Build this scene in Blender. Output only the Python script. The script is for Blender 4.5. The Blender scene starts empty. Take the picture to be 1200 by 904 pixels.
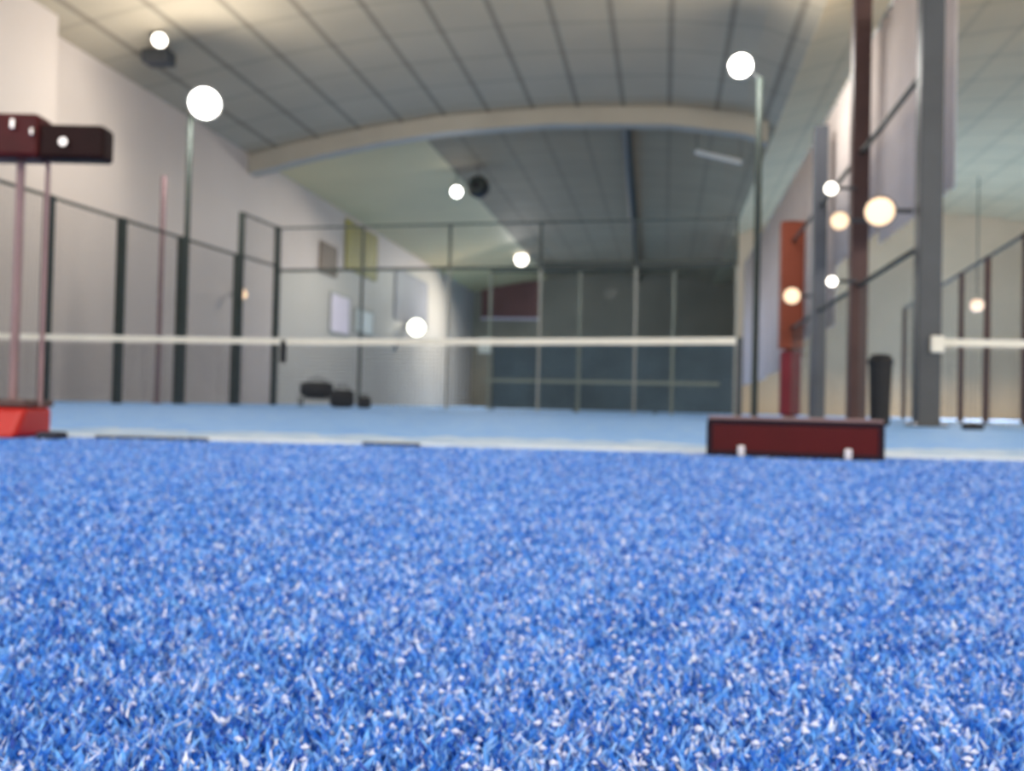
import bpy, math, random
import numpy as np
from mathutils import Vector, Matrix
random.seed(7); rng = np.random.default_rng(11)
S = bpy.context.scene
COL = S.collection

# ------------------------------------------------------------------ camera frame
F_PX = 1100.0
CX, CY, CH = 0.028, -9.217, 0.12
YAW, PIT, ROL = 0.2344, 0.0214, 0.0236
cam_d = bpy.data.cameras.new('camera'); cam = bpy.data.objects.new('camera', cam_d); COL.objects.link(cam)
fw = Vector((-math.sin(YAW)*math.cos(PIT), math.cos(YAW)*math.cos(PIT), math.sin(PIT)))
rt0 = Vector((math.cos(YAW), math.sin(YAW), 0)); up0 = rt0.cross(fw)
rt = rt0*math.cos(ROL) + up0*math.sin(ROL); up = up0*math.cos(ROL) - rt0*math.sin(ROL)
cam.matrix_world = Matrix(((rt.x, up.x, -fw.x, CX), (rt.y, up.y, -fw.y, CY), (rt.z, up.z, -fw.z, CH), (0, 0, 0, 1)))
cam_d.sensor_width = 36; cam_d.lens = F_PX*36/1200; cam_d.clip_start = 0.01; cam_d.clip_end = 300
cam_d.dof.use_dof = True; cam_d.dof.focus_distance = 0.15; cam_d.dof.aperture_fstop = 30
S.camera = cam
C0 = Vector((CX, CY, CH))
def ray(px, py): return rt*((px-600)/F_PX) + up*(-(py-452)/F_PX) + fw
def ground(px, py):
    d = ray(px, py); return C0 + d*(-CH/d.z)
def deep(px, py, F): return C0 + ray(px, py)*F
# hall frame: u to the right, v along the hall, measured from the spot the photo was taken
HA = YAW - math.radians(9.2)
hr = Vector((math.cos(HA), math.sin(HA), 0)); hf = Vector((-math.sin(HA), math.cos(HA), 0))
O2 = Vector((CX, CY, 0))
def H(u, v, z=0): return O2 + hr*u + hf*v + Vector((0, 0, z))
def on_u(px, py, u):            # the point of the vertical plane u = const seen at a pixel
    d = ray(px, py); return C0 + d*(u/d.dot(hr))
def on_v(px, py, v):
    d = ray(px, py); return C0 + d*(v/d.dot(hf))
def hv(p): return (p-O2).dot(hf)

# ------------------------------------------------------------------ materials
def srgb(r, g, b):
    f = lambda c: (c/255/12.92) if c/255 <= .04045 else ((c/255+.055)/1.055)**2.4
    return (f(r), f(g), f(b), 1)
def mat(name, col, rough=.6, metal=0, var=.12, scale=6, spec=.4, emit=None, strength=0, bump=0):
    m = bpy.data.materials.new(name); m.use_nodes = True; nt = m.node_tree; b = nt.nodes['Principled BSDF']
    b.inputs['Roughness'].default_value = rough; b.inputs['Metallic'].default_value = metal
    b.inputs['Specular IOR Level'].default_value = spec
    c = srgb(*col)
    tc = nt.nodes.new('ShaderNodeTexCoord'); n = nt.nodes.new('ShaderNodeTexNoise'); n.inputs['Scale'].default_value = scale
    n.inputs['Detail'].default_value = 4
    nt.links.new(tc.outputs['Object'], n.inputs['Vector'])
    r = nt.nodes.new('ShaderNodeMapRange'); r.inputs['To Min'].default_value = 1-var; r.inputs['To Max'].default_value = 1+var
    r.inputs['From Min'].default_value = .3; r.inputs['From Max'].default_value = .7
    nt.links.new(n.outputs['Fac'], r.inputs['Value'])
    mx = nt.nodes.new('ShaderNodeVectorMath'); mx.operation = 'SCALE'; mx.inputs[0].default_value = c[:3]
    nt.links.new(r.outputs['Result'], mx.inputs['Scale']); nt.links.new(mx.outputs['Vector'], b.inputs['Base Color'])
    if bump:
        bp = nt.nodes.new('ShaderNodeBump'); bp.inputs['Strength'].default_value = bump
        nt.links.new(n.outputs['Fac'], bp.inputs['Height']); nt.links.new(bp.outputs['Normal'], b.inputs['Normal'])
    if emit:
        b.inputs['Emission Color'].default_value = srgb(*emit); b.inputs['Emission Strength'].default_value = strength
    return m
def glass(name, tint, refl=.06):
    m = bpy.data.materials.new(name); m.use_nodes = True; nt = m.node_tree; nt.nodes.clear()
    o = nt.nodes.new('ShaderNodeOutputMaterial'); t = nt.nodes.new('ShaderNodeBsdfTransparent'); t.inputs['Color'].default_value = tint
    g = nt.nodes.new('ShaderNodeBsdfGlossy'); g.inputs['Roughness'].default_value = .05
    f = nt.nodes.new('ShaderNodeFresnel'); f.inputs['IOR'].default_value = 1.04
    mx = nt.nodes.new('ShaderNodeMixShader'); nt.links.new(f.outputs[0], mx.inputs[0]); nt.links.new(t.outputs[0], mx.inputs[1]); nt.links.new(g.outputs[0], mx.inputs[2])
    nt.links.new(mx.outputs[0], o.inputs[0]); return m

def roof_mat(name, col, dark=.62, du=1.2, dv=1.6):
    m = mat(name, col, rough=.75, var=.07, scale=.5)
    nt = m.node_tree; b = nt.nodes['Principled BSDF']
    src = b.inputs['Base Color'].links[0].from_socket
    tc = nt.nodes.new('ShaderNodeTexCoord'); sp = nt.nodes.new('ShaderNodeSeparateXYZ')
    nt.links.new(tc.outputs['Object'], sp.inputs[0])
    def lines(out, d, w, lo):
        a = nt.nodes.new('ShaderNodeMath'); a.operation = 'PINGPONG'; a.inputs[1].default_value = d/2
        nt.links.new(out, a.inputs[0])
        r = nt.nodes.new('ShaderNodeMapRange'); r.inputs['From Min'].default_value = w*.5; r.inputs['From Max'].default_value = w
        r.inputs['To Min'].default_value = lo; r.inputs['To Max'].default_value = 1
        nt.links.new(a.outputs[0], r.inputs['Value']); return r.outputs['Result']
    l1 = lines(sp.outputs['X'], du, .09, dark); l2 = lines(sp.outputs['Y'], dv, .1, .86)
    mu = nt.nodes.new('ShaderNodeMath'); mu.operation = 'MULTIPLY'; nt.links.new(l1, mu.inputs[0]); nt.links.new(l2, mu.inputs[1])
    sc = nt.nodes.new('ShaderNodeVectorMath'); sc.operation = 'SCALE'; nt.links.new(src, sc.inputs[0]); nt.links.new(mu.outputs[0], sc.inputs['Scale'])
    nt.links.new(sc.outputs['Vector'], b.inputs['Base Color']); return m

def turf_mat(name, stops, scale, rough=.5, spec=.4, aniso=1.0):
    m = bpy.data.materials.new(name); m.use_nodes = True; nt = m.node_tree; b = nt.nodes['Principled BSDF']
    b.inputs['Roughness'].default_value = rough; b.inputs['Specular IOR Level'].default_value = spec
    tc = nt.nodes.new('ShaderNodeTexCoord'); mp = nt.nodes.new('ShaderNodeMapping'); mp.inputs['Scale'].default_value = (1, aniso, 1)
    nt.links.new(tc.outputs['Object'], mp.inputs[0])
    n = nt.nodes.new('ShaderNodeTexNoise'); n.inputs['Scale'].default_value = scale; n.inputs['Detail'].default_value = 8; n.inputs['Roughness'].default_value = .7
    nt.links.new(mp.outputs[0], n.inputs['Vector'])
    r = nt.nodes.new('ShaderNodeValToRGB'); e = r.color_ramp.elements
    e[0].position, e[0].color = stops[0][0], srgb(*stops[0][1]); e[1].position, e[1].color = stops[-1][0], srgb(*stops[-1][1])
    for p, c in stops[1:-1]: x = e.new(p); x.color = srgb(*c)
    nt.links.new(n.outputs['Fac'], r.inputs['Fac']); nt.links.new(r.outputs['Color'], b.inputs['Base Color'])
    return m

def blade_mat():
    m = bpy.data.materials.new('turf_blades'); m.use_nodes = True; nt = m.node_tree; b = nt.nodes['Principled BSDF']
    b.inputs['Roughness'].default_value = .42; b.inputs['Specular IOR Level'].default_value = .45
    a = nt.nodes.new('ShaderNodeAttribute'); a.attribute_name = 'tone'
    r = nt.nodes.new('ShaderNodeValToRGB'); e = r.color_ramp.elements
    e[0].position, e[0].color = 0, srgb(14, 62, 165); e[1].position, e[1].color = 1, srgb(225, 232, 250)
    for p, c in ((.3, (44, 126, 232)), (.6, (100, 172, 248)), (.8, (166, 202, 252)), (.93, (220, 222, 252))): x = e.new(p); x.color = srgb(*c)
    nt.links.new(a.outputs['Fac'], r.inputs['Fac']); nt.links.new(r.outputs['Color'], b.inputs['Base Color'])
    return m

M = dict(
 wall=mat('painted_left_wall', (202, 189, 178), var=.05, scale=.4),
 wall_r=mat('painted_right_wall', (210, 184, 150), var=.08, scale=.5),
 wall_e=mat('dark_end_wall', (150, 140, 122), var=.15, scale=.4),
 arch=mat('pale_arch_membrane', (172, 164, 148), var=.06, scale=1),
 roof=roof_mat('near_roof_panels', (182, 168, 144)),
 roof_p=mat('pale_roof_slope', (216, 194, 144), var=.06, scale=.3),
 roof_d=roof_mat('shade_toned_far_roof', (158, 138, 108), dark=.8),  # darker tone stands for the far roof being unlit
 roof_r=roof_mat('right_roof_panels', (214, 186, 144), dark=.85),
 curtain=mat('pale_curtain', (236, 226, 220), var=.06, scale=2, rough=.8),
 steel=mat('grey_steel', (72, 74, 76), rough=.5, var=.15, scale=2),
 steel_b=mat('blue_grey_steel', (86, 90, 98), rough=.5, var=.12, scale=2),
 brown=mat('red_brown_steel', (82, 56, 52), rough=.55, var=.2, scale=1.5),
 red_pad=mat('orange_red_padding', (160, 78, 52), rough=.6, var=.15, scale=1.5),
 crimson=mat('crimson_padding', (132, 36, 50), rough=.6, var=.12, scale=2),
 post=mat('dark_green_grey_steel', (50, 58, 54), rough=.5),
 pinkish=mat('pinkish_grey_steel', (134, 108, 110), rough=.5),
 wire=mat('fence_wire', (98, 98, 94), rough=.6),
 dark=mat('black_nylon', (30, 30, 32), rough=.7),
 black=mat('black_rubber', (34, 38, 52), rough=.7),
 netcord=mat('net_cord', (60, 62, 66), rough=.8),
 tape=mat('cream_net_tape', (240, 232, 214), rough=.7, var=.04),
 frost=mat('pale_edge_profile', (150, 150, 140), rough=.4, var=.04),
 white=mat('white_plastic', (235, 235, 232), rough=.4, var=.04),
 chrome=mat('chrome', (210, 205, 205), rough=.25, metal=1, var=.02),
 red=mat('bright_red_plastic', (176, 28, 20), rough=.4, var=.1, scale=4),
 maroon=mat('dark_red_case', (72, 3, 8), rough=.55, spec=.2, var=.12, scale=8),
 maroon_k=mat('near_black_case_trim', (26, 8, 24), rough=.6, spec=.2),
 maroon_d=mat('dark_maroon_padding', (30, 6, 6), spec=.15, rough=.6, var=.2, scale=20),
 lilac=mat('pink_poster', (246, 226, 236), var=.05), yellow=mat('olive_banner', (150, 138, 30), var=.25, scale=.8),
 tan=mat('brown_banner', (112, 96, 80), var=.2, scale=.8), rust=mat('rusty_red_banner', (124, 84, 78), var=.2, scale=.5),
 paper=mat('white_board', (238, 236, 230), var=.03), lav=mat('grey_lilac_banner', (160, 154, 158), var=.1, scale=.6),
 slate=mat('slate_fabric', (84, 100, 112), var=.2, scale=1.2),
 tube=mat('pale_tube', (215, 215, 210), var=.03, rough=.3),
 lit=mat('lit_led_face', (255, 255, 250), emit=(255, 252, 244), strength=14, var=0),
 lit_s=mat('lit_small_led_face', (255, 250, 240), emit=(255, 246, 230), strength=5, var=0),
 lit_w=mat('lit_warm_face', (255, 225, 190), emit=(255, 214, 170), strength=1.1, var=0),
 glass=glass('clear_glass', (.90, .93, .92, 1)),
 court=turf_mat('glare_pale_sandy_turf', [(.3, (104, 164, 248)), (.5, (136, 188, 252)), (.7, (172, 212, 254))], 9, rough=.7, aniso=1),  # pale blue includes grazing glare on the far turf, besides sand dust
 base=turf_mat('blue_turf_backing', [(.3, (14, 50, 130)), (.55, (30, 80, 170)), (.75, (60, 110, 200))], 160, rough=.7),
 line=mat('worn_white_line', (222, 230, 242), var=.1, scale=8, rough=.8),
 sand=turf_mat('glare_band_turf', [(.35, (140, 180, 230)), (.5, (186, 212, 242)), (.65, (232, 240, 250))], 5, rough=.8),  # near-white tones stand in for the glare on the turf
 grain=mat('white_sand_grain', (206, 214, 244), rough=.5, var=.05),
 blade=blade_mat(),
)

_nt = M['curtain'].node_tree; _o = _nt.nodes['Material Output']; _b = _nt.nodes['Principled BSDF']
_t = _nt.nodes.new('ShaderNodeBsdfTranslucent'); _t.inputs['Color'].default_value = (.85, .78, .78, 1); _mx = _nt.nodes.new('ShaderNodeMixShader'); _mx.inputs[0].default_value = .4
_nt.links.new(_b.outputs[0], _mx.inputs[1]); _nt.links.new(_t.outputs[0], _mx.inputs[2]); _nt.links.new(_mx.outputs[0], _o.inputs[0])
# ------------------------------------------------------------------ mesh helpers
class MB:
    def __init__(s): s.v = []; s.f = []
    def hexa(s, c):           # 8 corners: bottom 4 ccw, top 4 ccw
        b = len(s.v); s.v += [tuple(p) for p in c]
        s.f += [tuple(b+i for i in q) for q in ((3, 2, 1, 0), (4, 5, 6, 7), (0, 1, 5, 4), (1, 2, 6, 5), (2, 3, 7, 6), (3, 0, 4, 7))]; return s
    def box(s, c, ax, ay, az, sx, sy, sz):   # centre, unit axes, sizes
        c = Vector(c); ax, ay, az = Vector(ax)*sx/2, Vector(ay)*sy/2, Vector(az)*sz/2
        return s.hexa([c-ax-ay-az, c+ax-ay-az, c+ax+ay-az, c-ax+ay-az, c-ax-ay+az, c+ax-ay+az, c+ax+ay+az, c-ax+ay+az])
    def abox(s, x0, x1, y0, y1, z0, z1):
        return s.hexa([(x0, y0, z0), (x1, y0, z0), (x1, y1, z0), (x0, y1, z0), (x0, y0, z1), (x1, y0, z1), (x1, y1, z1), (x0, y1, z1)])
    def tube(s, p, q, r, n=10, r2=None):
        p, q = Vector(p), Vector(q); d = (q-p).normalized()
        a = d.orthogonal().normalized(); b_ = d.cross(a); r2 = r if r2 is None else r2; b = len(s.v)
        for k in range(n):
            t = 2*math.pi*k/n; o = a*math.cos(t)+b_*math.sin(t); s.v.append(tuple(p+o*r)); s.v.append(tuple(q+o*r2))
        for k in range(n):
            j = (k+1) % n; s.f.append((b+2*k, b+2*j, b+2*j+1, b+2*k+1))
        s.f.append(tuple(b+2*k for k in range(n))[::-1]); s.f.append(tuple(b+2*k+1 for k in range(n))); return s
    def lathe(s, c, prof, ax=(0, 0, 1), n=16):
        c = Vector(c); d = Vector(ax).normalized(); a = d.orthogonal().normalized(); b_ = d.cross(a); b = len(s.v)
        for r, z in prof:
            for k in range(n):
                t = 2*math.pi*k/n; s.v.append(tuple(c+d*z+(a*math.cos(t)+b_*math.sin(t))*r))
        for i in range(len(prof)-1):
            for k in range(n):
                j = (k+1) % n; s.f.append((b+i*n+k, b+i*n+j, b+(i+1)*n+j, b+(i+1)*n+k))
        s.f.append(tuple(b+k for k in range(n))[::-1]); s.f.append(tuple(b+(len(prof)-1)*n+k for k in range(n))); return s
    def build(s, name, m, parent=None, bevel=0, smooth=False, frame=None):
        me = bpy.data.meshes.new(name); me.from_pydata(s.v, [], s.f); me.update()
        o = bpy.data.objects.new(name, me); COL.objects.link(o); me.materials.append(M[m] if isinstance(m, str) else m)
        if parent is not None:
            o.parent = parent
            for v in me.vertices: v.co = parent.matrix_basis.inverted() @ v.co
        elif frame is not None:
            inv = frame.inverted()
            for v in me.vertices: v.co = inv @ v.co
            o.matrix_world = frame
        else:
            lo = [min(v.co[i] for v in me.vertices) for i in range(3)]; hi = [max(v.co[i] for v in me.vertices) for i in range(3)]
            c = Vector(((lo[0]+hi[0])/2, (lo[1]+hi[1])/2, lo[2]))
            for v in me.vertices: v.co -= c
            o.location = c
        if bevel:
            b = o.modifiers.new('bevel', 'BEVEL'); b.width = bevel; b.segments = 3; b.limit_method = 'ANGLE'
        if smooth:
            for p in me.polygons: p.use_smooth = True
        return o
def tag(o, label=None, cat=None, group=None, kind=None):
    for k, v in (('label', label), ('category', cat), ('group', group), ('kind', kind)):
        if v: o[k] = v
    return o
def empty(name, p, label, cat, group=None):
    o = bpy.data.objects.new(name, None); COL.objects.link(o); o.location = p; o.matrix_basis; tag(o, label, cat, group); return o
def struct(o): o['kind'] = 'structure'; return o
X, Y, Z = Vector((1, 0, 0)), Vector((0, 1, 0)), Vector((0, 0, 1))
HF = Matrix(((hr.x, hf.x, 0, CX), (hr.y, hf.y, 0, CY), (0, 0, 1, 0), (0, 0, 0, 1)))

# ------------------------------------------------------------------ hall shell
VB, VA, VE = -9.0, 24.8, 56.0       # open back end, arch, far end wall
UL, UR, UC = -11.6, 17.5, 2.72      # left wall, right wall, column row
def roofz(u):
    pts = [(-11.6, 7.0), (-10, 7.35), (-8, 7.7), (-6, 7.95), (-3, 8.1), (0, 8.05), (2.0, 7.8), (2.72, 7.45), (4.2, 7.85), (7, 8.25), (10, 8.35), (13, 8.1), (16, 7.5), (17.5, 7.0)]
    for (a, za), (b, zb) in zip(pts, pts[1:]):
        if a-1e-6 <= u <= b+1e-6: return za+(zb-za)*(u-a)/(b-a)
    return 7.0
def slab(name, u0, u1, v0, v1, m, n=12, th=.12):
    mb = MB()
    us = [u0+(u1-u0)*i/n for i in range(n+1)]
    b = 0
    for i, u in enumerate(us):
        for v in (v0, v1):
            mb.v.append(tuple(H(u, v, roofz(u)))); mb.v.append(tuple(H(u, v, roofz(u)+th)))
    for i in range(n):
        p, q = 4*i, 4*i+4
        mb.f += [(p, p+2, q+2, q), (p+1, q+1, q+3, p+3), (p, q, q+1, p+1), (p+2, p+3, q+3, q+2)]
    mb.f += [(0, 1, 3, 2), (4*n, 4*n+2, 4*n+3, 4*n+1)]
    o = mb.build(name, m, frame=HF); return struct(o)
slab('ceiling', UL, 2.72, VB, VA, 'roof', 16)
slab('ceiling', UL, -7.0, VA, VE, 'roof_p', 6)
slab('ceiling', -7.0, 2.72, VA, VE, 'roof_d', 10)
slab('ceiling', 2.72, UR, VB, VE, 'roof_r', 14)
def hbox(name, u0, u1, v0, v1, z0, z1, m, parent=None, bevel=0, mb=None):
    mb = mb or MB()
    mb.hexa([H(u0, v0, z0), H(u1, v0, z0), H(u1, v1, z0), H(u0, v1, z0), H(u0, v0, z1), H(u1, v0, z1), H(u1, v1, z1), H(u0, v1, z1)])
    return mb.build(name, m, parent, bevel) if name else mb
struct(hbox('wall_left', UL-.25, UL, VB, VE, -.02, 7.1, 'wall'))
struct(hbox('wall_right', UR, UR+.25, VB, VE, -.02, 7.1, 'wall_r'))
struct(hbox('wall_far', UL, UR, VE, VE+.25, -.02, 8.6, 'wall_e'))
struct(hbox('wall_far', 2.9, UR, 40, 40.25, -.02, 8.8, 'wall_r'))
p1 = on_u(61, 250, UL+.45)
struct(hbox('trim_1', UL, UL+.45, hv(p1)-3.2, hv(p1), 0, 7.25, 'wall'))       # wide white pilaster
# pale arch band, a shaped rib under the roof
mb = MB(); n = 40
for i in range(n+1):
    u = UL+(2.5-UL)*i/n; t = (u-UL)/(2.5-UL)
    th = .46+.10*(1-math.sin(math.pi*t))
    for v in (VA-.2, VA+.25):
        mb.v.append(tuple(H(u, v, roofz(u)-.02))); mb.v.append(tuple(H(u, v, roofz(u)-th)))
for i in range(n):
    p, q = 4*i, 4*i+4
    mb.f += [(p, q, q+1, p+1), (p+2, p+3, q+3, q+2), (p+1, q+1, q+3, p+3), (p, p+2, q+2, q)]
mb.f += [(0, 1, 3, 2), (4*n, 4*n+2, 4*n+3, 4*n+1)]
struct(mb.build('trim_2', 'arch'))
mb = MB(); mb.tube(H(-1.15, VA+.3, 7.72), H(-1.6, VE-.3, 7.75), .15, 8)
tag(mb.build('ridge_pipe', 'post'), 'long thin dark pipe running under the dark roof behind the pale arch', 'pipe')

# ------------------------------------------------------------------ floor, turf
g0, g1 = ground(-400, 504.5), ground(1700, 557.5)          # where the dark near turf ends
dl = (g1-g0).normalized(); nl = Vector((-dl.y, dl.x, 0))
mb = MB(); a = H(UL, VB, 0); b_ = H(UR, VB, 0); c = H(UR, VE, 0); d = H(UL, VE, 0)
mb.hexa([p+Vector((0, 0, -.1)) for p in (a, b_, c, d)]+[p.copy() for p in (a, b_, c, d)])
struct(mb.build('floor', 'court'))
mb = MB(); q = [g0-nl*3.4-dl*1, g1-nl*3.4+dl*1, g1+dl*1, g0-dl*1]
q = [Vector((p.x, p.y, 0)) for p in q]
mb.hexa([p+Z*.0005 for p in q]+[p+Z*.003 for p in q])
bk = struct(mb.build('floor', 'base'))
# blades of the near turf
def blades():
    N = 460000
    r = rng.random(N); Fm, Fx = .17, 2.55
    # distance density ~ F/(1+(F/.45)^2)
    a2 = .45**2; lo, hi = math.log(1+Fm*Fm/a2), math.log(1+Fx*Fx/a2)
    Fd = np.sqrt(a2*(np.exp(lo+(hi-lo)*r)-1)); lat = (rng.random(N)*2-1)*(.6*Fd+.08)
    fx, fy = -math.sin(YAW), math.cos(YAW); rx, ry = math.cos(YAW), math.sin(YAW)
    x = CX+fx*Fd+rx*lat; y = CY+fy*Fd+ry*lat
    side = (x-g0.x)*nl.x+(y-g0.y)*nl.y
    k = side < -0.004; x, y, Fd = x[k], y[k], Fd[k]; N = len(x)
    h = .004+.005*rng.random(N); w = (.0005+.0007*rng.random(N))*(1+.9*Fd); th = rng.random(N)*6.283
    le = rng.normal(0, .0035, (N, 2)); cx, cy = np.cos(th)*w, np.sin(th)*w
    v = np.zeros((N, 5, 3), np.float32)
    z0 = .0028
    v[:, 0] = np.stack([x-cx, y-cy, np.full(N, z0)], 1); v[:, 1] = np.stack([x+cx, y+cy, np.full(N, z0)], 1)
    v[:, 2] = np.stack([x+cx*.85+le[:, 0]*.35, y+cy*.85+le[:, 1]*.35, z0+h*.6], 1); v[:, 3] = np.stack([x-cx*.85+le[:, 0]*.35, y-cy*.85+le[:, 1]*.35, z0+h*.6], 1)
    v[:, 4] = np.stack([x+le[:, 0], y+le[:, 1], z0+h], 1)
    me = bpy.data.meshes.new('turf_pile'); me.vertices.add(N*5); me.vertices.foreach_set('co', v.ravel())
    base = np.arange(N)*5
    quad = base[:, None]+np.array([0, 1, 2, 3]); tri = base[:, None]+np.array([3, 2, 4])
    loops = np.concatenate([quad, tri], 1).ravel().astype(np.int32)
    me.loops.add(N*7); me.loops.foreach_set('vertex_index', loops)
    me.polygons.add(N*2); st = np.stack([np.arange(N)*7, np.arange(N)*7+4], 1).ravel().astype(np.int32)
    me.polygons.foreach_set('loop_start', st)
    me.update(calc_edges=True)
    cl = np.sin(x*23+3*np.sin(y*17))*np.sin(y*31+2*np.sin(x*19))*.5+np.sin(x*71+y*53)*np.sin(y*83-x*37)*.5
    tone = np.clip(rng.random(N)*.84+cl*.13+.03, 0, .9); tone[rng.random(N) < .05] = 1.0
    at = me.attributes.new('tone', 'FLOAT', 'POINT'); at.data.foreach_set('value', np.repeat(tone, 5).astype(np.float32))
    me.materials.append(M['blade'])
    o = bpy.data.objects.new('turf_pile', me); COL.objects.link(o)
    tag(o, 'short blue artificial turf blades filling the near ground', 'turf', kind='stuff')
blades()
def grains():
    mb = MB(); N = 5200
    for _ in range(N):
        F = .26*math.exp(random.random()*2.2); F = min(F, 2.4); t = random.random()**.6*2-1
        px = 600+t*640; lat = (px-600)/F_PX*F
        p = Vector((CX-math.sin(YAW)*F+math.cos(YAW)*lat, CY+math.cos(YAW)*F+math.sin(YAW)*lat, random.uniform(.005, .0105)))
        if (p-g0).dot(nl) > -.01: continue
        r = random.uniform(.0005, .0016)*(1+.4*F)
        b = len(mb.v)
        for o in (X, Y, -X, -Y, Z*.8, -Z*.8):
            mb.v.append(tuple(p+(o+Vector((random.uniform(-.3, .3), random.uniform(-.3, .3), 0)))*r))
        mb.f += [(b, b+1, b+4), (b+1, b+2, b+4), (b+2, b+3, b+4), (b+3, b, b+4), (b+1, b, b+5), (b+2, b+1, b+5), (b+3, b+2, b+5), (b, b+3, b+5)]
    o = mb.build('sand_grains', 'grain'); tag(o, 'white silica sand grains sprinkled through the near blue turf', 'sand', kind='stuff')
grains()
# painted glare belt along the far side of the near turf and the worn service line
def ribbon(name, s0, s1, w0, w1, m, z, seed, amp):
    rr = random.Random(seed); n = 60; mb = MB()
    for i in range(n+1):
        s = s0+(s1-s0)*i/n; e = w1+rr.uniform(-amp, amp)
        a, b = g0+dl*s+nl*w0, g0+dl*s+nl*e
        mb.v += [(a.x, a.y, .0004), (b.x, b.y, .0004), (a.x, a.y, z), (b.x, b.y, z)]
    for i in range(n):
        p = 4*i; q = p+4
        mb.f += [(p+2, q+2, q+3, p+3), (p, p+1, q+1, q), (p, q, q+2, p+2), (p+1, p+3, q+3, q+1)]
    mb.f += [(0, 2, 3, 1), (4*n, 4*n+1, 4*n+3, 4*n+2)]
    return mb.build(name, m)
L = (g1-g0).length
tag(ribbon('glare_strip', 0, L, .02, .85, 'sand', .003, 3, .2), 'glare painted as a bright strip across the blue floor just past the near turf', 'sand', kind='stuff')  # glare on the floor laid down as a pale strip
struct(ribbon('trim_3', 0, L, .22, .30, 'line', .005, 1, 0))
def s_of(px, py):
    p = ground(px, py); return (p-g0).dot(dl)
for (xa, xb, lab) in ((92, 250, 'long thin dark strip for the shadowed seam at the turf edge beside the red stand'), (452, 512, 'short thin dark strip for the shadowed seam at the turf edge in mid frame')):  # dark strips stand in for the shadowed turf seam
    sa, sb = s_of(xa, 519), s_of(xb, 520)
    mb = MB(); n = 10; rr = random.Random(xa)
    A, B = g0+dl*sa, g0+dl*sb
    mb.tube(Vector((A.x, A.y, .008)), Vector((B.x, B.y, .008)), .008, 8)
    tag(mb.build('shade_strip', 'black', smooth=True), lab, 'strip')

# ------------------------------------------------------------------ wire mesh, fences
def wires(mb, A, B, z0, z1, sp=.055, r=.0018):
    A, B = Vector(A), Vector(B); d = B-A; ln = d.length; d.normalize(); nrm = Vector((-d.y, d.x, 0))
    n = int(ln/sp)
    for i in range(1, n):
        p = A+d*(ln*i/n); mb.box((p.x, p.y, (z0+z1)/2), d, nrm, Z, 2*r, 2*r, z1-z0)
    k = int((z1-z0)/sp)
    for i in range(1, k):
        z = z0+(z1-z0)*i/k; c = (A+B)/2; mb.box((c.x, c.y, z), d, nrm, Z, ln, 2*r, 2*r)
    return mb
def vpost(mb, p, z1, w, z0=0): return mb.box((p[0], p[1], (z0+z1)/2), X, Y, Z, w, w, z1-z0)
def fence(name, pts, label, cat='fence', postmat='post', rail='post', w=.09, mesh=True, sp=.055, group=None, raised=0):
    """pts: (x, y, height) in order"""
    root = empty(name, (pts[0][0], pts[0][1], 0), label, cat, group)
    for x, y, h in pts: vpost(MB(), (x, y), h, w).build('post', postmat, root)
    for (xa, ya, ha), (xb, yb, hb) in zip(pts, pts[1:]):
        h = min(ha, hb); A, B = Vector((xa, ya, 0)), Vector((xb, yb, 0)); d = (B-A).normalized(); A2, B2 = A+d*w*.5, B-d*w*.5
        nrm = Vector((-d.y, d.x, 0)); c = (A+B)/2
        MB().box((c.x, c.y, h-.02), d, nrm, Z, (B2-A2).length, .05, .04).build('top_rail', rail, root)
        if mesh: wires(MB(), A2, B2, .03+raised, h-.05, sp).build('mesh_panel', 'wire', root)
    return root
LX = -10
fence('side_fence', [(LX, 1.2, 3.1), (LX, 2.75, 3.1), (LX, 4.46, 3.1), (LX, 6.2, 3.1), (LX, 8.2, 3.1)],
      'long dark mesh side fence standing before the white left wall', w=.12, sp=.07)
cf = fence('corner_fence', [(LX, 8.33, 4.0), (LX, 9.88, 4.0)], 'taller dark mesh fence section at the far left court corner', w=.1, sp=.07)
MB().box((LX, 9.1, 3.1), X, Y, Z, .05, 1.5, .04).build('middle_rail', 'post', cf)
# end wall of the court: five glass panels with wire above
ew = empty('end_wall_glazing', (-5, 10, 0), 'glass end wall of the blue court topped by wire mesh', 'glass wall')
for i in range(5):
    x0 = -10+2*i+.035; x1 = x0+1.93
    MB().abox(x0, x1, 9.994, 10.006, .03, 3.0).build('glass_panel', 'glass', ew)
    MB().abox(x0+.02, x1-.02, 9.97, 10.03, 3.0, 3.06).build('glazing_rail', 'post', ew)
    wires(MB(), (x0, 10, 0), (x1, 10, 0), 3.08, 3.94, .07).build('mesh_panel', 'wire', ew)
    MB().abox(x0, x1, 9.98, 10.02, 3.96, 4.0).build('top_rail', 'post', ew)
    if i > 2: MB().abox(x0+.02, x1-.02, 9.95, 10.05, 3.065, 3.14).build('beam', 'post', ew)
for i in range(6):
    lower = 'post' if i in (0, 1) else 'frost'
    MB().abox(-10+2*i-.024, -10+2*i+.024, 9.975, 10.025, 0, 3.0).build('glass_joint', lower, ew)
    MB().abox(-10+2*i-.025, -10+2*i+.025, 9.975, 10.025, 3.0, 4.0).build('post', 'post', ew)
MB().abox(-5.2, -.3, 10.06, 10.11, .62, .68).build('guard_rail', 'frost', ew)
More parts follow.
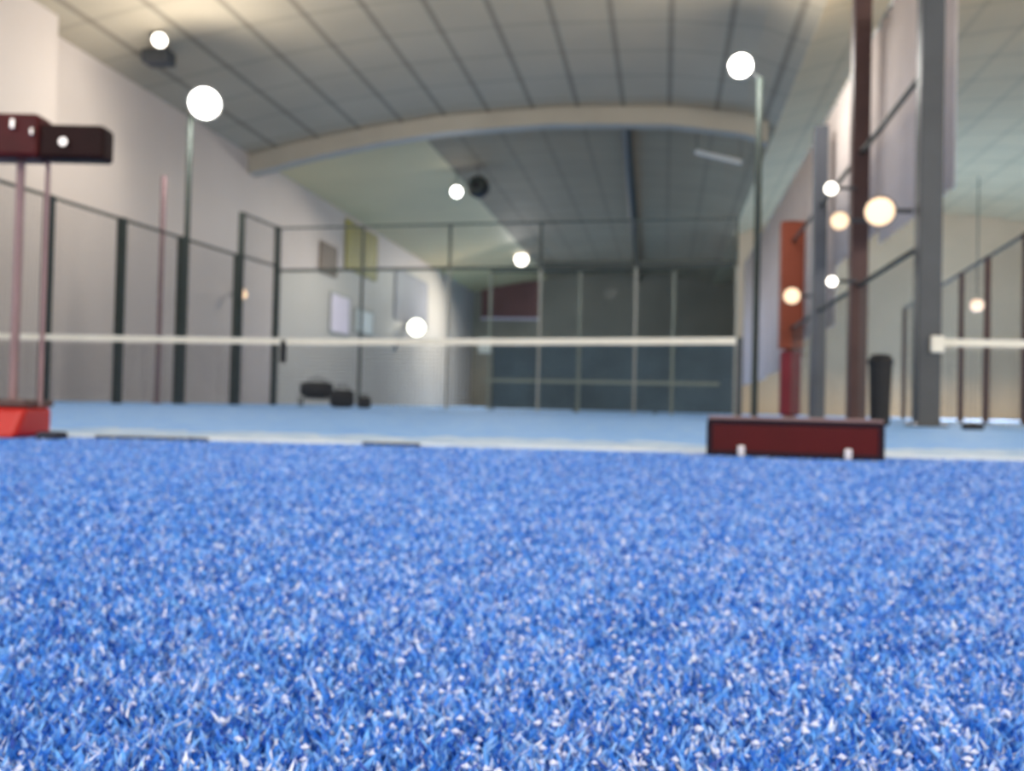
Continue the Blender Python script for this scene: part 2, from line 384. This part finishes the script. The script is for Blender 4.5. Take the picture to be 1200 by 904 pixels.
# pale frame posts of the neighbouring court just beyond
bf = empty('rear_court_frame', (-3, 11.2, 0), 'row of slim pale posts standing just behind the glass end wall', 'frame')
for px in (572, 677, 787):
    p = C0+ray(px, 470)*((11.2-CY)/ray(px, 470).y)
    vpost(MB(), (p.x, p.y), 3.1, .055).build('post', 'frost', bf)
a = C0+ray(572, 470)*((11.2-CY)/ray(572, 470).y); b = C0+ray(787, 470)*((11.2-CY)/ray(787, 470).y)
MB().abox(a.x, b.x, 11.17, 11.23, 3.1, 3.15).build('top_rail', 'post', bf)
sg = C0+ray(568, 405)*((11.1-CY)/ray(568, 405).y)
o = MB().box((sg.x, 11.12, sg.z), X, Y, Z, .30, .05, .34).build('sign', 'white', None, .01)
tag(o, 'small blank white square plate fixed on a slim post behind the net', 'sign')

ws = empty('windscreen', (-2.6, 11.6, 0), 'low dark slate windscreen stretched behind the glass end wall', 'screen')
MB().abox(-5.4, .1, 11.58, 11.62, .05, 1.55).build('sheet', 'slate', ws)
for x in (-5.4, -3.5, -1.7, .1): MB().abox(x-.03, x+.03, 11.62, 11.68, 0, 1.6).build('post', 'post', ws)
# ------------------------------------------------------------------ nets
def net(x0, x1, y, label, post_x, zl=.93, zr=.93, zm=.885, cordmesh=True, strap=None):
    root = empty('court_net', ((x0+x1)/2, y, 0), label, 'net')
    n = 30; mb = MB(); zt = lambda x: zm+(zl-zm)*abs((x-(x0+x1)/2)/((x1-x0)/2))**1.3
    for i in range(n):
        a, b = x0+(x1-x0)*i/n, x0+(x1-x0)*(i+1)/n
        mb.hexa([(a, y-.012, zt(a)-.075), (b, y-.012, zt(b)-.075), (b, y+.012, zt(b)-.075), (a, y+.012, zt(a)-.075),
                 (a, y-.012, zt(a)), (b, y-.012, zt(b)), (b, y+.012, zt(b)), (a, y+.012, zt(a))])
    mb.build('net_tape', 'tape', root)
    wires(MB(), (x0, y, 0), (x1, y, 0), .01, zm-.075, .045, .0022).build('net_mesh', 'netcord', root)
    for x in post_x:
        MB().tube((x, y, 0), (x, y, .93), .035, 14).build('net_post', 'steel', root)
    if strap is not None:
        MB().abox(strap-.035, strap+.035, y-.02, y+.02, zt(strap)-.30, zt(strap)-.02).build('centre_strap', 'dark', root, .005)
    return root
NY = 1.42
sp_ = C0+ray(332, 410)*((NY-CY)/ray(332, 410).y)
net(-9.9, .02, NY, 'long white-taped net stretched across the blue court', (.06,), strap=sp_.x)
rn = C0+ray(1092, 405)*((NY-CY)/ray(1092, 405).y)
net(rn.x, 11.5, NY, 'second white-taped net starting at the thick grey column', ())

# ------------------------------------------------------------------ columns between the halls
def column(px, w, m, label, h=None, v=None, extra=None):
    p = on_u(px, 480, UC); p.z = 0; root = empty('steel_column', p, label, 'column', None)
    h = h or roofz(UC)-.02
    mb = MB(); mb.box(p+Z*(h/2), hr, hf, Z, w, w, h); mb.build('shaft', m, root, .015)
    MB().box(p+Z*.012, hr, hf, Z, w*1.5, w*1.5, .024).build('base_plate', m, root)
    for s in (-1, 1):
        for t in (-1, 1): MB().tube(p+hr*s*w*.62+hf*t*w*.62+Z*.02, p+hr*s*w*.62+hf*t*w*.62+Z*.05, .015, 6).build('bolt', 'chrome', root)
    return p, root
c1, r1 = column(1085, .23, 'steel', 'thickest grey steel column beside the second net')
c2, r2 = column(1003, .24, 'brown', 'reddish brown steel column rising behind the dark red box')
c3, r3 = column(957, .24, 'steel_b', 'slimmer blue grey column standing between the red one and the brown one', h=5.3)
c4, r4 = column(925, .2, 'brown', 'far column wrapped in orange and crimson padding', h=4.32)
mb = MB(); mb.box(c4+Z*2.9, hr, hf, Z, .5, .36, 2.8); mb.build('padding', 'red_pad', r4, .04)['label'] = 'orange red upper padding'
mb = MB(); mb.box(c4+Z*.75, hr, hf, Z, .42, .34, 1.4); mb.build('padding', 'crimson', r4, .04)['label'] = 'crimson lower padding'
cur = []
vs = [hv(c1), hv(c2), hv(c3), hv(c4)]
step = vs[3]-vs[2]
vv = vs+[vs[3]+step, vs[3]+2*step, 37.0]
# rails and mesh between the columns
rf = empty('divider_fence', H(UC, vs[0]), 'mesh divider with thin dark rails strung between the steel columns', 'fence')
for a, b in zip(vs[:-1], vs[1:]):
    for z in (3.85, 1.95):
        MB().tube(H(UC, a+.13, z), H(UC, b-.13, z), .035, 8).build('rail', 'post', rf)
    wires(MB(), H(UC, a+.13), H(UC, b-.13), .05, 1.9, .08).build('mesh_panel', 'wire', rf)
lab = ['pale curtain hung high between the grey column and the brown column',
       'pale curtain hung high between the brown column and the blue grey column',
       'long pale curtain reaching low between the blue grey and the padded column',
       'pale curtain stretch directly behind the padded red column',
       'pale curtain stretch next to last before the far end of the row',
       'farthest pale curtain ending the divider row']
for i in range(6):
    a, b = vv[i]+.05, vv[i+1]-.02
    z0 = (2.55, 2.75, 1.7, 1.3, 1.2, 1.1)[i]
    mb = MB(); n = 34
    for k in range(n+1):
        v = a+(b-a)*k/n; wv = .035*math.sin(k*2.1+i)
        for du in (0, .012):
            mb.v.append(tuple(H(UC+.26+wv+du, v, z0))); mb.v.append(tuple(H(UC+.26+wv+du, v, 5.72)))
    for k in range(n):
        p, q = 4*k, 4*k+4
        mb.f += [(p, p+1, q+1, q), (p+2, q+2, q+3, p+3), (p+1, p+3, q+3, q+1), (p, q, q+2, p+2)]
    mb.f += [(0, 2, 3, 1), (4*n, 4*n+1, 4*n+3, 4*n+2)]
    cr = empty('divider_curtain', H(UC+.26, a), lab[i], 'curtain', 'pale curtains hung along the column row')
    mb.build('drape', 'curtain', cr, smooth=True)
    MB().tube(H(UC+.26, a, 5.74), H(UC+.26, b, 5.74), .03, 8).build('curtain_rail', 'frost', cr)

# tall thin poles
def pole(name, px, pyt, base, r, m, label, pyb=471):
    d = ray(px, pyt); t = (base-C0).dot(fw)/1.0
    p = base.copy(); p.z = 0
    # height so that the top meets the given line
    k = (p-C0).length; top = C0+d*((Vector((p.x, p.y, 0))-Vector((CX, CY, 0))).length/Vector((d.x, d.y)).length)
    o = empty(name, p, label, 'pole')
    MB().tube(p+Z*.02, Vector((p.x, p.y, top.z)), r, 12).build('shaft', m, o, smooth=False)
    MB().tube(p, p+Z*.02, r*2.2, 12).build('foot_plate', m, o)
    return o, top.z
def at_x(px, x):      # ground point on the line x = const at that image column
    d = ray(px, 470); return C0+d*((x-CX)/d.x)
b1 = at_x(213, -10.35); b1.z = 0
lp, lz = pole('lamp_pole', 214, 134, b1, .055, 'post', 'tall dark lamp pole rising under the brightest floodlight')
b2 = at_x(184, -10.6)
pole('utility_pole', 185, 206, b2, .05, 'pinkish', 'pinkish grey pole standing between two dark fence posts')
b3 = C0+ray(884, 470)*16.5; b3.z = 0
rp, rz = pole('lamp_pole', 884, 92, b3, .06, 'post', 'tall thin dark lamp pole under the ceiling side floodlight')

# ------------------------------------------------------------------ floodlights
def floodlight(p, s, m, label, aim=None, name='floodlight', group='floodlights lighting the courts', hang=None, arm=None):
    p = Vector(p); root = empty(name, p, label, 'lamp', group)
    aim = (Vector(aim) if aim is not None else (C0-p)+Z*-1.5).normalized()
    a = aim.cross(Z).normalized(); b = a.cross(aim)
    MB().lathe(p, [(s*.28, -s*.36), (s*.44, -s*.22), (s*.5, -s*.02), (s*.5, s*.02)], ax=aim, n=24).build('housing', 'steel', root)
    MB().lathe(p, [(s*.45, s*.022), (s*.42, s*.06), (s*.25, s*.085), (s*.02, s*.09)], ax=aim, n=24).build('lens', m, root)
    mb = MB()
    for k in range(-3, 4): mb.box(p-aim*s*.38+a*s*.13*k, a, b, aim, s*.03, s*.5, s*.12)
    mb.build('heat_sink', 'steel', root)
    if hang:
        MB().tube(p-aim*s*.2+b*s*.35, Vector((p.x, p.y, hang)), .02, 6).build('bracket', 'steel', root)
    if arm is not None:
        MB().tube(p-aim*s*.25, arm, .025, 6).build('bracket', 'steel', root)
    return root
def light(p, aim, power, size=.5, col=(1, .96, .90), spread=160, kind='AREA'):
    l = bpy.data.lights.new('floodlight_beam', kind); l.energy = power; l.color = col
    if kind == 'AREA': l.size = size; l.spread = math.radians(spread)
    else: l.shadow_soft_size = size*.5
    o = bpy.data.objects.new('floodlight_beam', l); COL.objects.link(o); o.location = p
    o.rotation_euler = Vector(aim).normalized().to_track_quat('-Z', 'Y').to_euler(); return o
F1 = (b1-C0).dot(fw)
q1 = deep(240, 121, F1*.985)
floodlight(q1, .60, 'lit', 'brightest lit floodlight, on the tall dark pole by the left wall', arm=Vector((b1.x, b1.y, lz)))
q2 = deep(868, 77, 16.4)
floodlight(q2, .42, 'lit', 'lit floodlight high on the thin pole near the curtain', arm=Vector((b3.x, b3.y, rz)))
q3 = on_v(535, 225, 30); q3h = roofz((q3-O2).dot(hr))
floodlight(q3, .38, 'lit', 'lit floodlight hanging behind the pale arch by the round dark speaker', hang=q3h)
q4 = on_v(611, 304, 47)
floodlight(q4, .75, 'lit_s', 'farthest small lit floodlight under the dark roof', hang=roofz((q4-O2).dot(hr)))
q5 = on_v(187, 47, 17.0)
floodlight(q5, .3, 'lit_s', 'small floodlight hung from the roof above the brightest lamp', hang=roofz((q5-O2).dot(hr)))
q6 = on_v(186, 68, 17.7)
o = MB().box(q6, hr, hf, Z, .55, .4, .28).build('projector', 'steel', None, .03)
root = empty('junction_box', q6, 'grey box hung beneath the small roof lamp at left', 'box')
o.name = 'enclosure'; o.parent = root; o.matrix_parent_inverse = Matrix.Translation(-q6)
MB().tube(q6+Z*.14, Vector((q6.x, q6.y, roofz((q6-O2).dot(hr)))), .025, 6).build('hanger', 'steel', root)
q7 = on_v(560, 219, 30)
root = empty('loudspeaker', q7, 'round dark loudspeaker hanging behind the pale arch', 'speaker')
MB().lathe(q7-hf*.0, [(.05, .3), (.3, .22), (.36, 0), (.34, -.25), (.2, -.33)], ax=-hf, n=18).build('shell', 'dark', root, smooth=True)
MB().lathe(q7-hf*.235, [(.27, 0), (.24, .03), (.02, .05)], ax=-hf, n=18).build('grille', 'post', root)
MB().tube(q7+Z*.3, Vector((q7.x, q7.y, roofz((q7-O2).dot(hr)))), .02, 6).build('hanger', 'steel', root)
# tube lamp behind the arch
q8a, q8b = on_v(816, 178, 26.6), on_v(868, 190, 26)
root = empty('strip_lamp', q8a, 'pale strip lamp hanging slanted under the dark roof', 'lamp')
MB().tube(q8a, q8b, .07, 10).build('tube', 'tube', root)
for q in (q8a, q8b): MB().tube(q, Vector((q.x, q.y, roofz((q-O2).dot(hr)))), .012, 6).build('hanger', 'steel', root)
# small lamps fixed along the column row
def row_lamp(px, py, s, m, label, u=UC-.45):
    p = on_u(px, py, u); return floodlight(p, s, m, label, arm=Vector(p+hr*.34), name='row_lamp', group='small lamps along the column row')
row_lamp(974, 221, .19, 'lit_s', 'small white lamp above the cream lamps beside the blue grey column')
row_lamp(984, 259, .26, 'lit_w', 'small warm lamp lowest of the cluster beside the blue grey column')
row_lamp(1031, 248, .34, 'lit_w', 'wide warm lamp between the brown column and the thick grey column')
row_lamp(975, 330, .15, 'lit_s', 'tiny white lamp low on the blue grey column')
row_lamp(928, 347, .3, 'lit_w', 'warm lamp glowing on the orange red padding', u=UC-.6)
def hall_lamp(px, py, v, s, m, label, aim=None):
    p = on_v(px, py, v); return floodlight(p, s, m, label, aim)
# ------------------------------------------------------------------ things on the left wall and beyond
def on_wall(px, py): return on_u(px, py, UL+.03)
def poster(name, x0, x1, y0, y1, m, label, cat, frame='frost'):
    a, b = on_wall(x0, y1), on_wall(x1, y1); c = on_wall((x0+x1)/2, y0); z0 = on_wall((x0+x1)/2, y1).z; z1 = c.z
    va, vb = hv(a), hv(b); root = empty(name, H(UL+.03, (va+vb)/2, z0), label, cat)
    hbox('sheet', UL+.005, UL+.04, va+.05, vb-.05, z0+.05, z1-.05, m, root)
    mb = MB()
    for (p, q, r, s) in ((va, vb, z0, z0+.05), (va, vb, z1-.05, z1), (va, va+.05, z0+.05, z1-.05), (vb-.05, vb, z0+.05, z1-.05)): hbox(None, UL+.003, UL+.06, p, q, r, s, m, mb=mb)
    mb.build('frame', frame, root)
poster('wall_poster', 386, 409, 345, 392, 'lilac', 'pale pink poster on the far left wall below the brown banner', 'poster')
poster('wall_poster', 416, 437, 363, 392, 'paper', 'smaller white poster right of the pink one on the left wall', 'poster')
poster('wall_banner', 404, 441, 266, 322, 'yellow', 'olive yellow banner high on the far left wall', 'banner', 'yellow')
poster('wall_banner', 374, 394, 286, 322, 'tan', 'brown banner beside the olive yellow banner', 'banner', 'tan')
poster('wall_banner', 462, 500, 322, 380, 'lav', 'grey lilac banner on the left wall above the bright lamp', 'banner', 'lav')
poster('wall_banner', 556, 561, 330, 372, 'rust', 'narrow rust banner at the far end of the left wall', 'banner', 'rust')
q = on_u(488, 384, UL+.6)
floodlight(q, .85, 'lit_s', 'bright lamp bracketed low on the left wall just above the net tape', arm=q-hr*.6, name='wall_lamp')
q = on_u(284, 345, UL+.4)
floodlight(q, .3, 'lit_w', 'faint small lamp on the white left wall behind the corner fence', arm=q-hr*.38, name='wall_lamp')
# rusty banner and stored boards on the far end wall
a, b = on_v(562, 372, VE-.1), on_v(632, 330, VE-.1)
ua, ub = (a-O2).dot(hr), (b-O2).dot(hr)
root = empty('end_banner', H(ua, VE-.1, a.z), 'wide rust coloured banner hanging on the dark end wall', 'banner')
hbox('sheet', ua+.1, ub, VE-.1, VE-.05, a.z, b.z, 'rust', root); hbox('hem', ua+.1, ub, VE-.12, VE-.04, a.z-.12, a.z-.01, 'lilac', root)

# ------------------------------------------------------------------ right hand court
fence('side_fence', [(4.6, 5.6, 3.15), (4.6, 7.6, 3.15), (4.6, 10, 3.15), (4.6, 12.1, 3.15), (4.6, 14.3, 3.15), (4.6, 16.6, 3.15), (4.6, 19, 3.15)], 'mesh side fence at the right court with dark sloping top rail', w=.09, postmat='brown', sp=.1)
nb = Vector((rn.x-.14, NY, 0)); o = MB().box((rn.x+.02, NY-.16, .86), X, Y, Z, .13, .1, .17).build('net_winch', 'tape', None, .01)
tag(o, 'small cream tensioner box fixed to the thick grey column at net height', 'winch')
q = on_v(1145, 358, 34); q9 = q.copy()
floodlight(q, .5, 'lit_w', 'faint warm lamp hanging far off in the right court', hang=roofz((q-O2).dot(hr)))
# ------------------------------------------------------------------ bags, bins on the far court floor
def bag(px, py, F, w, h, dp, label, z=0, grp=None):
    p = deep(px, py, F); p.z = z; root = empty('sports_bag', p, label, 'bag')
    n = 12; prof = []
    mb = MB(); sec = 7
    for i in range(sec+1):
        t = i/sec*2-1; k = (1-abs(t)**4)**.5*.25+.75; xx = t*w/2
        for j in range(n):
            an = 2*math.pi*j/n; cy, cz = math.cos(an), math.sin(an)
            yy = math.copysign(abs(cy)**.6, cy)*dp/2*k; zz = h/2+math.copysign(abs(cz)**.6, cz)*h/2*k*(1 if cz < 0 else .96)
            if abs(t) < 1 and cz < 0: zz = max(zz, 0)
            mb.v.append(tuple(p+rt0*xx+Vector((-math.sin(YAW), math.cos(YAW), 0))*yy+Z*zz))
    for i in range(sec):
        for j in range(n):
            k = (j+1) % n; mb.f.append((i*n+j, i*n+k, (i+1)*n+k, (i+1)*n+j))
    mb.f += [tuple(range(n))[::-1], tuple(sec*n+j for j in range(n))]
    mb.build('body', 'dark', root, smooth=True)
    mb = MB(); pr = None
    for i in range(9):
        t = i/8*math.pi; q = p+rt0*(-math.cos(t)*w*.28)+Z*(h*.93+math.sin(t)*h*.28)
        if pr: mb.tube(pr, q, .012, 6)
        pr = q
    mb.build('handle', 'dark', root); return root
bp = deep(372, 470, 18.6)
root = empty('low_bench', Vector((bp.x, bp.y, 0)), 'low grey bench under the largest black sports bag', 'bench')
bf_ = Vector((-math.sin(YAW), math.cos(YAW), 0)); b0 = Vector((bp.x, bp.y, 0))
MB().box(b0+Z*.165, rt0, bf_, Z, .75, .34, .03).build('seat', 'steel', root, .01)
for s in (-1, 1):
    for t in (-1, 1): MB().box(b0+rt0*s*.33+bf_*t*.13+Z*.075, rt0, bf_, Z, .035, .035, .15).build('leg', 'post', root)
bag(371, 470, 18.6, .62, .33, .3, 'largest black sports bag lying on the low bench', z=.18)
bag(401, 470, 18.0, .44, .36, .26, 'middle black sports bag on the court floor beside the bench')
bag(427, 470, 17.6, .24, .22, .2, 'smallest black sports bag at the end of the three')
# dark bin by the columns
p = on_u(1031, 480, UC-.5); p.z = 0
root = empty('waste_bin', p, 'slim black bin standing between the brown and the thick grey column', 'bin')
MB().lathe(p, [(.085, 0), (.1, .03), (.115, .62), (.12, .64)], n=16).build('body', 'dark', root)
MB().lathe(p+Z*.64, [(.128, 0), (.128, .04), (.09, .1), (.02, .11)], n=16).build('lid', 'dark', root)
p = ground(1140, 504)
root = empty('hand_weight', p, 'small dark oblong weight lying on the pale floor near the right net', 'weight')
MB().tube(p-rt0*.09+Z*.03, p+rt0*.09+Z*.03, .03, 12).build('body', 'dark', root); MB().tube(p-rt0*.02+Z*.062, p+rt0*.02+Z*.062, .008, 8).build('handle', 'steel', root)

# ------------------------------------------------------------------ dark red box
bp = ground(930, 541.5); bf_ = Vector((-math.sin(YAW), math.cos(YAW), 0))
Fb = (bp-C0).dot(fw); W = (1030-830)/F_PX*Fb; D = .2; BR = Matrix.Rotation(-math.radians(13), 3, 'Z'); rt0_, bf0 = rt0.copy(), bf_.copy(); rt0 = BR @ rt0; bf_ = BR @ bf_
b0 = Vector((bp.x, bp.y, 0))+bf_*D/2
root = empty('storage_box', b0, 'dark red oblong box with black trim resting on the near turf edge', 'box')
hb = .098
MB().box(b0+Z*(.008+hb*.42), rt0, bf_, Z, W*.985, D*.98, hb*.80).build('body', 'maroon', root, .006)
MB().box(b0+Z*(.008+hb*.86), rt0, bf_, Z, W, D, hb*.12).build('lid_rim', 'maroon_k', root, .003)
MB().box(b0+Z*(.008+hb*.965), rt0, bf_, Z, W*.99, D*.98, hb*.07).build('lid', 'pinkish', root, .002)['label'] = 'lid with a pinkish reflection in its colour'  # pink glow reflected on the box top is put into this colour
for s in (-1, 1):
    MB().box(b0+rt0*s*W*.485-bf_*D*.0+Z*(.008+hb*.42), rt0, bf_, Z, W*.035, D*1.01, hb*.82).build('corner_trim', 'maroon_k', root, .003)
    MB().box(b0+rt0*s*W*.30-bf_*(D/2+.006)+Z*.022, rt0, bf_, Z, .018, .012, .028).build('latch', 'chrome', root, .003)
    for t in (-1, 1): MB().lathe(b0+rt0*s*W*.4+bf_*t*D*.35, [(.012, 0), (.014, .012)], n=10).build('foot', 'black', root)
MB().box(b0-bf_*(D/2-.002)+Z*.012, rt0, bf_, Z, W*.97, .012, .02).build('bottom_trim', 'maroon_k', root, .002)
rt0, bf_ = rt0_, bf0

# ------------------------------------------------------------------ red stand at the left edge
sp0 = ground(10, 516); Fs = (sp0-C0).dot(fw); b0 = Vector((sp0.x, sp0.y, 0))
root = empty('training_stand', b0, 'red footed stand with two thin posts and dark maroon padded crossbar', 'stand')
k = Fs/F_PX
def sp(px, py): return deep(px, py, Fs)
# foot: a rounded red wedge
z1 = sp(10, 467).z
xl, xr = -40, 46
A = sp(xl, 500); B = sp(xr, 500)
mb = MB(); wv = (B-A); wv.z = 0; W = wv.length; cc = Vector(((A.x+B.x)/2, (A.y+B.y)/2, 0))
mb.hexa([cc-rt0*W/2-bf_*.1+Z*.008, cc+rt0*W*.42-bf_*.1+Z*.008, cc+rt0*W*.42+bf_*.1+Z*.008, cc-rt0*W/2+bf_*.1+Z*.008,
         cc-rt0*W/2-bf_*.07+Z*(z1-.02), cc+rt0*W*.5-bf_*.07+Z*(z1-.02), cc+rt0*W*.5+bf_*.07+Z*(z1-.02), cc-rt0*W/2+bf_*.07+Z*(z1-.02)])
mb.build('foot', 'red', root, .015)['label'] = 'bright red foot'
MB().box(cc+Z*(z1-.012), rt0, bf_, Z, W, .15, .018).build('foot_cap', 'brown', root, .004)
e = ground(56, 519); MB().box(Vector((e.x, e.y, .014))+bf_*.02, rt0, bf_, Z, .05, .07, .026).build('rubber_foot', 'black', root, .006)
for px, r, m in ((15, .0105, 'pinkish'), (47, .006, 'pinkish')):
    pb = sp(px, 470); t = sp(px+2, 180)
    MB().tube(Vector((pb.x, pb.y, z1-.02)), Vector((pb.x, pb.y, t.z)), r, 12).build('upright', m, root)
ct = sp(45, 167); l = sp(-60, 167); r_ = sp(128, 167)
hz = 40*k
mb = MB(); c = (sp(52, 169)+r_)/2; c.z = sp(60, 169).z
MB().box(c, rt0, bf_, Z, (r_-sp(52, 169)).length, .07, hz).build('crossbar', 'maroon_d', root, .012)['label'] = 'dark maroon padded bar'
c2_ = (l+sp(54, 167))/2; c2_.z = sp(20, 163).z
MB().box(c2_, rt0, bf_, Z, (sp(54, 167)-l).length, .085, 52*k).build('clamp_block', mat('deep_red_clamp', (66, 10, 14), spec=.2, rough=.5, var=.2, scale=15), root, .014)['label'] = 'deep red block'
for px, py, s in ((27, 152, .011), (49, 161, .008)):
    q = sp(px, py)-bf_*.045; MB().box(q, rt0, bf_, Z, s*1.1, .02, s*2.4).build('lever', 'chrome', root, .003)
q = sp(84, 172)-bf_*.036; MB().tube(q, q-bf_*.012, .011, 12).build('bolt', 'chrome', root)

# ------------------------------------------------------------------ light
light(q1+(C0-q1).normalized()*.45-Z*.15, -Z, 320, .4, kind='POINT')
light(q2+(C0-q2).normalized()*.45-Z*.15, -Z, 260, .4, kind='POINT')
for q, pw in ((q3, 380), (q4, 1000), (q9, 1300)):
    light(q+(C0-q).normalized()*.2-Z*.5, Vector((0, -.25, -1)), pw, .4, spread=180)
for u, v, pw, dz in ((-6, -4, 200, 2.2), (0, -4, 420, 2.2), (-7.5, 7, 40, 2.6), (10, 3, 800, 2.2), (13, 9, 700, 2.2)):  # unseen floodlights added to brighten the roof and court
    p = H(u, v, roofz(u)-dz); floodlight(p, .5, 'lit', 'added fill floodlight hung from the roof out of frame', aim=(0, .2, -1), hang=roofz(u)-.01, group='added fill floodlights beside and behind the viewpoint')
    light(p-Z*.35, -Z, pw, .5, kind='POINT')
w = bpy.data.worlds.new('daylight'); S.world = w; w.use_nodes = True
bg = w.node_tree.nodes['Background']; bg.inputs[0].default_value = (1, .96, .92, 1); bg.inputs[1].default_value = 2.8
S.view_settings.view_transform = 'Standard'; S.view_settings.look = 'None'; S.view_settings.gamma = 1; S.view_settings.exposure = 0.08
S.view_settings.use_curve_mapping = False
S.cycles.use_denoising = True
S.cycles.max_bounces = 6; S.cycles.transparent_max_bounces = 16
